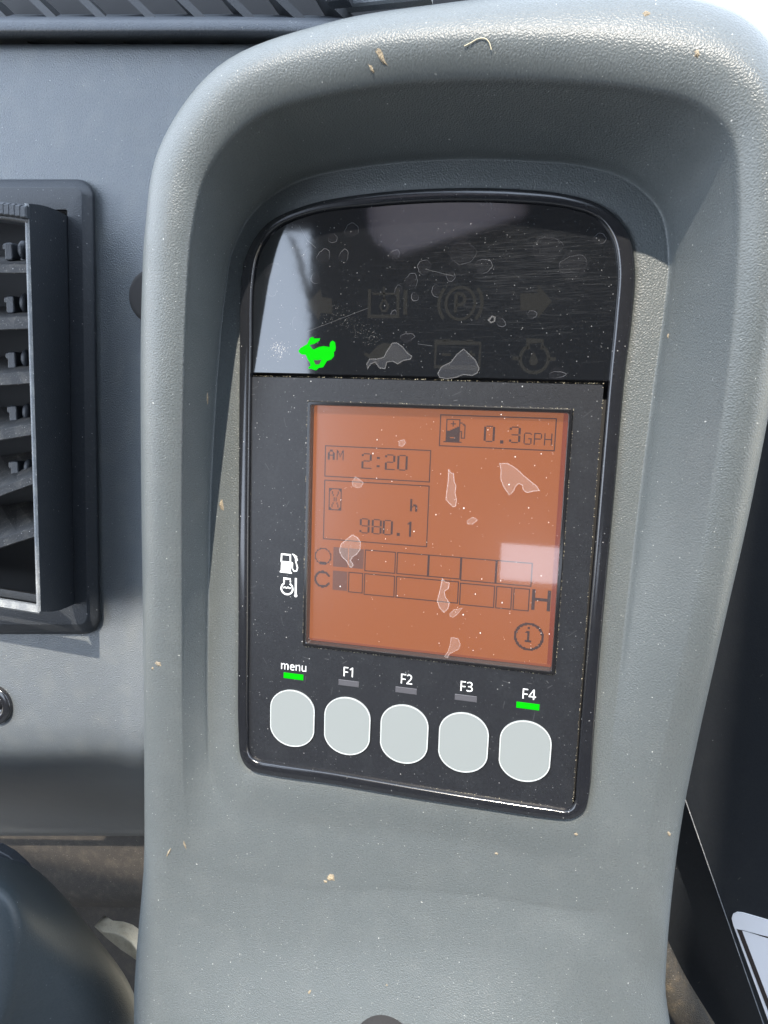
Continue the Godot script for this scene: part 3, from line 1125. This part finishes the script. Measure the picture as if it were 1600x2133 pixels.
func build_monitor() -> void:
	var m := thing("machine_monitor", "black monitor with amber LCD and five grey oval buttons", "monitor", Vector3(0.05, -0.12, 0.0))
	# bezel: a glossy band with rounded shoulders
	var rings := []
	for k in [[0.0, -3.0, 1.0], [0.0, 1.4, 1.0], [0.06, 2.2, 1.0], [0.16, 2.6, 1.0], [0.80, 2.7, 1.0], [0.93, 2.4, 1.0], [1.0, 1.7, 1.0], [1.0, -1.0, 1.0]]:
		var ring := []
		for i in BEZEL_OUT.size():
			var a := P(BEZEL_OUT[i][0], BEZEL_OUT[i][1], 2.0)
			var b := P(BEZEL_IN[i][0], BEZEL_IN[i][1], 2.0)
			var p := a.lerp(b, k[0])
			p.z = k[1] * MM
			ring.append(p)
		rings.append(ring)
	part(m, "bezel", loft(rings, 8, 2, true, false).mesh(), M.bezel)
	var s := Shape.new()
	box(s, Vector3(-0.001, -0.1205, -0.006), Vector3(0.1045, 0.053, -0.0045), 0.0)
	part(m, "back_plate", s.mesh(false), M.gap)
	# glossy window over the warning lamps
	var inner := []
	for p in BEZEL_IN:
		inner.append(P(p[0], p[1], FACE))
	var dense := along(inner, 8, true)
	var top := PackedVector2Array()
	var sheet := PackedVector2Array()
	var cut := P(900, 791, FACE).y
	for p in dense:
		if p.y > cut + 0.0007:
			top.append(Vector2(p.x, p.y))
	top.append(Vector2(0.1010, cut + 0.0007))
	top.append(Vector2(0.0004, cut + 0.0007))
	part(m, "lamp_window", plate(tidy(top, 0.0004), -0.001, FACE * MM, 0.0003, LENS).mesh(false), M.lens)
	# matt sheet with an opening for the screen
	var x0 := 0.0179
	var x1 := 0.0926
	var y1 := -0.0061
	var y0 := -0.0797
	var l := 0.0003
	var r := 0.0998
	var bot := -0.1187
	var hole := rounded(x0, y0, x1, y1, 0.0006, 3)
	var outer := rounded(l, bot, r, cut - 0.0003, 0.0009, 3)
	var fr := Shape.new()
	for lev in [-0.001, FACE * MM]:
		for p in outer:
			fr.add(Vector3(p.x, p.y, lev))
	var n := outer.size()
	for i in n:
		fr.quad(i, (i + 1) % n, n + (i + 1) % n, n + i)
	var at := fr.v.size()
	for p in outer:
		fr.add(Vector3(p.x, p.y, FACE * MM))
	for p in hole:
		fr.add(Vector3(p.x, p.y, FACE * MM))
	for i in n:
		fr.quad(at + i, at + (i + 1) % n, at + n + (i + 1) % n, at + n + i)
	part(m, "key_sheet", fr.mesh(false), M.sheet)
	var g := RandomNumberGenerator.new()
	g.seed = 5
	var edge_dust := Shape.new()
	for run in [[x0, y1, x1, y1, 150], [x0, y0, x0, y1, 130], [x0, y0, x1, y0, 420], [x1, y0, x1, y1, 190], [l, bot, r, bot, 300], [l, bot, l, cut, 120], [r, bot, r, cut, 160], [l, cut, r, cut, 260]]:
		for i in run[4]:
			var t := g.randf()
			grain(edge_dust, Vector3(lerpf(run[0], run[2], t) + g.randfn(0, 0.00007), lerpf(run[1], run[3], t) + g.randfn(0, 0.00007), 0.00124), 0.00003 + 0.00009 * pow(g.randf(), 2.0), g)
	part(m, "edge_dust", edge_dust.mesh(), M.fibre).set_meta("kind", "stuff")
	build_screen(m, x0, x1, y0, y1)
	build_keys(m)
	build_icons(m)


func tidy(p: PackedVector2Array, least: float) -> PackedVector2Array:
	var out := PackedVector2Array()
	for q in p:
		if out.is_empty() or out[-1].distance_to(q) > least:
			out.append(q)
	if out[0].distance_to(out[-1]) < least:
		out.remove_at(out.size() - 1)
	return out


func build_screen(m: Node3D, x0: float, x1: float, y0: float, y1: float) -> void:
	# a well with glossy sides, the LCD at its bottom and a clear cover that stands a little proud
	var well := []
	for k in [[0.0, 1.2], [0.0003, 1.75], [0.0010, 1.75], [0.0012, 1.4], [0.0013, -1.2]]:
		var row := []
		var q := rounded(x0 + k[0], y0 + k[0] * 1.0, x1 - k[0], y1 - k[0], 0.0006, 3)
		for p in q:
			row.append(Vector3(p.x, p.y, k[1] * MM))
		well.append(row)
	part(m, "screen_frame", grid(well, true, false).mesh(false), M.frame)
	var z := -0.0012
	var a := P(652, 842, -1.2)
	var b := P(1187, 857, -1.2)
	var c := P(1148, 1388, -1.2)
	var d := P(639, 1334, -1.2)
	var s := Shape.new()
	var lx := (a.x + d.x) / 2
	var rx := (b.x + c.x) / 2
	var ty := (a.y + b.y) / 2
	var by := (c.y + d.y) / 2
	s.add(Vector3(lx, by, z), Vector2(0, 1))
	s.add(Vector3(rx, by, z), Vector2(1, 1))
	s.add(Vector3(rx, ty, z), Vector2(1, 0))
	s.add(Vector3(lx, ty, z), Vector2(0, 0))
	s.quad(0, 1, 2, 3)
	part(m, "lcd_screen", s.mesh(false), M.lcd)
	s = Shape.new()
	box(s, Vector3(x0 + 0.001, y0 + 0.001, z - 0.0014), Vector3(x1 - 0.001, y1 - 0.001, z - 0.0004), 0.0)
	part(m, "screen_margin", s.mesh(false), M.frame)
	s = Shape.new()
	var cz := 0.0016
	s.add(Vector3(x0 + 0.0009, y0 + 0.0009, cz))
	s.add(Vector3(x1 - 0.0009, y0 + 0.0009, cz))
	s.add(Vector3(x1 - 0.0009, y1 - 0.0009, cz))
	s.add(Vector3(x0 + 0.0009, y1 - 0.0009, cz))
	s.quad(0, 1, 2, 3)
	var cover := part(m, "screen_cover", s.mesh(false), M.glass)
	# scraps of protective film left on the cover
	var scraps := [
		[[1041, 966], [1056, 965], [1068, 971], [1080, 980], [1090, 990], [1103, 1001], [1117, 1012], [1124, 1022], [1110, 1023], [1098, 1026], [1090, 1020], [1088, 1010], [1080, 1007], [1074, 1013], [1068, 1025], [1061, 1031], [1050, 1015], [1043, 998], [1044, 980]],
		[[935, 978], [940, 986], [945, 986], [946, 1003], [950, 1012], [948, 1026], [951, 1042], [949, 1054], [944, 1056], [936, 1048], [929, 1040], [931, 1022], [934, 1000]],
		[[734, 1114], [745, 1120], [751, 1130], [750, 1145], [743, 1154], [734, 1160], [730, 1168], [736, 1177], [732, 1182], [727, 1178], [722, 1168], [713, 1160], [707, 1147], [711, 1133], [722, 1124]],
		[[922, 1205], [927, 1212], [936, 1214], [934, 1226], [925, 1232], [928, 1244], [936, 1256], [933, 1268], [925, 1276], [915, 1264], [911, 1252], [914, 1240], [918, 1224]],
		[[963, 1267], [953, 1279], [944, 1286], [938, 1284], [937, 1278], [946, 1270]],
		[[940, 1328], [954, 1330], [959, 1342], [956, 1352], [944, 1358], [936, 1362], [932, 1370], [926, 1368], [934, 1356], [938, 1342]],
		[[741, 993], [750, 1000], [757, 1006], [752, 1014], [744, 1016], [735, 1012], [734, 1004]],
		[[832, 918], [842, 916], [845, 923], [838, 930], [831, 928]],
		[[973, 1085], [985, 1077], [995, 1083], [984, 1092], [974, 1091]]]
	for k in scraps.size():
		var o := tidy(flat(scraps[k], 1.65), 0.0002)
		var f := part(cover, "film_scrap", plate(o, 0.00163, 0.00165).mesh(false), M.film)
		if k in [1, 2, 3, 0, 5, 6, 7, 8, 4]:
			var e := Shape.new()
			band(e, o, 0.00022 if k < 4 else 0.00014, 0.00166, 0.00003, true)
			part(f, "film_edge", e.mesh(false), M.film_edge)
	# white specks
	var specks := Shape.new()
	var g := RandomNumberGenerator.new()
	g.seed = 41
	for i in 190:
		var t := g.randf()
		var p := Vector2(lerpf(x0 + 0.002, x1 - 0.002, pow(g.randf(), 0.7)), lerpf(y0 + 0.002, y1 - 0.002, t))
		var rad := 0.00004 + 0.00014 * pow(g.randf(), 5.0)
		var o := specks.add(Vector3(p.x, p.y, 0.00175))
		for j in 5:
			specks.add(Vector3(p.x + rad * cos(j * TAU / 5), p.y + rad * sin(j * TAU / 5) * 1.3, 0.00166))
		for j in 5:
			specks.tri(o, o + 1 + j, o + 1 + (j + 1) % 5)
	var sp := part(cover, "dust", specks.mesh(true), M.white_print)
	sp.set_meta("kind", "stuff")


func build_keys(m: Node3D) -> void:
	var names := ["menu", "F1", "F2", "F3", "F4"]
	var font := SystemFont.new()
	font.font_names = PackedStringArray(["Droid Sans"])
	font.font_weight = 400
	for i in 5:
		var c := Vector2(0.0151 + 0.01764 * i, -0.1030)
		var o := PackedVector2Array()
		for k in 48:
			var a := TAU * k / 48
			# straight sides, round ends
			o.append(c + Vector2(0.0072 * cos(a), 0.0062 * sin(a) + 0.0029 * signf(sin(a) + 1e-6)))
		var key := part(m, "button", plate(o, -0.0005, 0.00165, 0.00035).mesh(true), M.button)
		var rim := Shape.new()
		var inset := PackedVector2Array()
		for p in o:
			inset.append(c + (p - c) * 0.985)
		band(rim, inset, 0.00032, 0.00150, 0.00022, true)
		part(key, "button_rim", rim.mesh(false), M.button_rim)
		var lit := i == 0 or i == 4
		var s := Shape.new()
		box(s, Vector3(c.x - 0.0032, -0.0905, 0.0008), Vector3(c.x + 0.0032, -0.0887, 0.00135), 0.0001)
		part(m, "indicator_led", s.mesh(false), M.led_on if lit else M.led_off)
		var t := TextMesh.new()
		t.text = names[i]
		t.font = font
		t.font_size = 32
		t.pixel_size = 0.000103 if i == 0 else 0.000122
		t.depth = 0.00006
		t.horizontal_alignment = HORIZONTAL_ALIGNMENT_CENTER
		t.vertical_alignment = VERTICAL_ALIGNMENT_BOTTOM
		part(m, "key_lettering", t, M.white_print, Vector3(c.x, -0.0885, 0.00128))


func icon(m: Node3D, called: String, s: Shape, look: Material) -> void:
	part(m, called, s.mesh(false), look)


func build_icons(m: Node3D) -> void:
	var z := FACE * MM
	var zi := z + 0.00002
	var h := 0.00003
	# hare, lit green
	var hare := []
	for p in [[310, 455], [330, 425], [380, 395], [400, 385], [430, 320], [460, 308], [470, 325], [500, 325], [535, 325], [525, 350], [480, 378], [425, 395], [450, 430], [470, 440], [520, 415], [570, 405], [610, 410], [635, 415], [635, 385], [645, 360], [665, 348], [690, 365], [698, 420], [692, 455], [678, 465], [680, 510], [650, 545], [605, 560], [585, 595], [565, 625], [520, 632], [495, 655], [470, 652], [440, 640], [410, 638], [420, 620], [435, 610], [430, 580], [405, 540], [385, 495], [345, 492], [320, 475]]:
		hare.append([560 + p[0] / 5.0, 640 + p[1] / 5.0])
	var lamp := part(m, "hare_lamp", plate(flat(hare, FACE), z, z + 0.00008).mesh(false), M.led_on)
	var gap := []
	for p in [[470, 548], [500, 552], [550, 546], [528, 595], [490, 598], [474, 572]]:
		gap.append([560 + p[0] / 5.0, 640 + p[1] / 5.0])
	part(lamp, "belly_gap", plate(flat(gap, FACE), z, z + 0.00011).mesh(false), M.gap)
	# tortoise
	part(m, "tortoise_lamp", plate(flat([[757, 738], [762, 734], [770, 738], [786, 720], [800, 714], [816, 716], [832, 724], [842, 738], [850, 740], [846, 746], [836, 748], [838, 758], [828, 760], [824, 750], [792, 750], [788, 760], [776, 760], [778, 748], [766, 745]], FACE), zi, zi + h).mesh(false), M.dim_icon)
	# hydraulic oil temperature: tank with a drop, thermometer beside it
	var s := Shape.new()
	band(s, flat([[770, 602], [769, 659], [829, 659], [829, 600]], FACE), 0.0009, zi, h)
	band(s, flat([[777, 612], [826, 612]], FACE), 0.0006, zi, h)
	band(s, flat([[800, 597], [800, 624]], FACE), 0.0006, zi, h)
	band(s, flat([[800, 622], [792, 638], [796, 648], [804, 648], [809, 638]], FACE), 0.0006, zi, h, true)
	band(s, flat([[845, 604], [844, 656]], FACE), 0.0011, zi, h)
	icon(m, "oil_temperature_lamp", s, M.dim_icon)
	# parking brake
	s = Shape.new()
	var c := P(959, 632, FACE)
	var k := 0.000136
	band(s, arc(c.x, c.y, 29 * k, 31 * k, 0, 352, 40), 0.0008, zi, h, true)
	band(s, arc(c.x, c.y, 43 * k, 45 * k, 140, 222, 16), 0.0009, zi, h)
	band(s, arc(c.x, c.y, 43 * k, 45 * k, -42, 40, 16), 0.0009, zi, h)
	band(s, PackedVector2Array([c + Vector3(-9, -18, 0) * k, c + Vector3(-9, 19, 0) * k].map(func(q): return Vector2(q.x, q.y))), 0.0009, zi, h)
	band(s, arc(c.x - 4 * k, c.y + 8 * k, 13 * k, 11 * k, 110, -110, 14), 0.0009, zi, h)
	icon(m, "parking_brake_lamp", s, M.dim_icon)
	# arrows
	part(m, "arrow_lamp", plate(flat([[1084, 611], [1120, 610], [1121, 592], [1150, 628], [1121, 662], [1120, 647], [1084, 646]], FACE), zi, zi + h).mesh(false), M.dim_icon)
	part(m, "arrow_lamp", plate(flat([[692, 622], [670, 618], [668, 602], [640, 632], [664, 668], [668, 652], [692, 654]], FACE), zi, zi + h).mesh(false), M.dim_icon)
	# battery
	s = Shape.new()
	band(s, flat([[908, 713], [1001, 715], [998, 767], [906, 764]], FACE), 0.0008, zi, h, true)
	band(s, flat([[922, 709], [938, 709]], FACE), 0.0006, zi, h)
	band(s, flat([[972, 710], [986, 710]], FACE), 0.0006, zi, h)
	band(s, flat([[920, 738], [940, 739]], FACE), 0.0007, zi, h)
	band(s, flat([[972, 738], [990, 739]], FACE), 0.0007, zi, h)
	band(s, flat([[981, 730], [980, 748]], FACE), 0.0007, zi, h)
	icon(m, "battery_lamp", s, M.dim_icon)
	# engine oil pressure
	s = Shape.new()
	band(s, flat([[1100, 728], [1100, 710], [1130, 710], [1129, 728]], FACE), 0.0009, zi, h)
	c = P(1113, 747, FACE)
	band(s, arc(c.x, c.y, 27 * k, 27 * k, 120, 420, 40), 0.0009, zi, h)
	band(s, flat([[1068, 746], [1084, 747]], FACE), 0.0010, zi, h)
	band(s, flat([[1142, 748], [1158, 748]], FACE), 0.0010, zi, h)
	icon(m, "oil_pressure_lamp", s, M.dim_icon)
	part(m, "oil_drop", plate(flat([[1111, 732], [1119, 746], [1121, 754], [1116, 761], [1106, 761], [1102, 754], [1104, 746]], FACE), zi, zi + h).mesh(false), M.dim_icon)
	# scraps of film on the window
	for o in [[[817, 715], [826, 714], [838, 722], [848, 735], [858, 742], [855, 748], [840, 751], [828, 758], [818, 752], [806, 754], [802, 768], [790, 766], [782, 754], [772, 758], [766, 768], [764, 758], [770, 748], [786, 748], [800, 744], [806, 732], [814, 720]], [[966, 727], [972, 733], [980, 740], [990, 750], [998, 768], [994, 777], [984, 782], [966, 780], [950, 786], [930, 789], [916, 786], [912, 778], [920, 764], [940, 754], [952, 738]]]:
		var f := part(m, "film_scrap", plate(flat(o, FACE + 0.1), z + 0.00004, z + 0.0001).mesh(false), M.film_grey)
		s = Shape.new()
		band(s, flat(o, FACE + 0.1), 0.00025, z + 0.0001, 0.00003, true)
		part(f, "film_edge", s.mesh(false), M.film_grey_edge)
	s = Shape.new()
	band(s, flat([[1025, 659], [1031, 661], [1030, 669], [1023, 672], [1018, 667]], FACE), 0.0004, z + 0.0001, 0.00003, true)
	part(m, "film_edge", s.mesh(false), M.film_grey_edge)
	# fuel pump, printed white beside the screen
	s = Shape.new()
	band(s, flat([[587, 1154], [605, 1156]], FACE), 0.0005, zi, h)
	band(s, flat([[587, 1153], [586, 1170]], FACE), 0.00045, zi, h)
	band(s, flat([[605, 1154], [605, 1170]], FACE), 0.00045, zi, h)
	band(s, flat([[606, 1171], [609, 1173], [609, 1184], [613, 1190], [618, 1189], [620, 1183], [616, 1168], [616, 1164], [618, 1160], [613, 1156], [609, 1154]], FACE), 0.00036, zi, h)
	var pump := part(m, "fuel_symbol", s.mesh(false), M.white_print)
	part(pump, "pump_body", plate(flat([[586, 1168], [606, 1170], [606, 1191], [608, 1192], [608, 1195], [583, 1192], [583, 1189], [585, 1189]], FACE), zi, zi + h).mesh(false), M.white_print)
	part(pump, "pump_nozzle", plate(flat([[609, 1153], [613, 1155], [620, 1164], [621, 1167], [617, 1170], [614, 1162]], FACE), zi, zi + 1.5 * h).mesh(false), M.white_print)
	# coolant temperature
	s = Shape.new()
	band(s, flat([[592, 1213], [592, 1205], [605, 1206], [605, 1213]], FACE), 0.00045, zi, h)
	c = P(598, 1226, FACE)
	band(s, arc(c.x, c.y, 13.5 * k, 13 * k, 118, 422, 32), 0.0005, zi, h)
	band(s, flat([[590, 1224], [594, 1223], [597, 1225], [600, 1223], [603, 1225], [606, 1225]], FACE), 0.0004, zi, h)
	band(s, flat([[616.5, 1204], [616, 1240]], FACE), 0.0006, zi, h)
	c = P(616.3, 1240.5, FACE)
	band(s, arc(c.x, c.y, 1.8 * k, 1.8 * k, 0, 330, 12), 0.0005, zi, h, true)
	icon(m, "coolant_symbol", s, M.white_print)


# ------------------------------------------------------------------ small things
func build_small_things() -> void:
	var o := thing("power_socket", "round black socket with a metal centre in the dashboard", "socket", P(-6, 1466, -12))
	part(o, "collar", lathe([[0.0074, -0.002], [0.0074, 0.0012], [0.0069, 0.0018], [0.0050, 0.0021], [0.0040, 0.0016], [0.0032, 0.0004], [0.0, 0.0002]], 48).mesh(), M.bezel, P(-8, 1466, -12))
	part(o, "contact", lathe([[0.0021, -0.0005], [0.0021, 0.0012], [0.0017, 0.0016], [0.0010, 0.0014], [0.0, 0.0012]], 32).mesh(), M.chrome, P(-5, 1466, -12))
	var k := thing("round_knob", "glossy black round knob tucked behind the hood's left rim", "knob", P(300, 620, -10))
	var turned := part(k, "knob_body", lathe([[0.0082, -0.009], [0.0082, 0.0015], [0.0077, 0.0026], [0.0064, 0.0030], [0.0, 0.0030]], 40).mesh(), M.rubber, P(322, 619, -7))
	turned.scale = Vector3(0.95, 1.0, 1.0)
	var at: Vector3 = on_shape(hood, 802, 2206)[0]
	var dome := thing("dome_knob", "dark rubber dome at the foot of the grey console", "knob", at)
	part(dome, "dome_skin", lathe([[0.0112, -0.006], [0.0112, 0.0004], [0.0106, 0.0018], [0.0095, 0.0026], [0.0070, 0.0034], [0.0, 0.0038]], 48).mesh(), M.rubber, at)
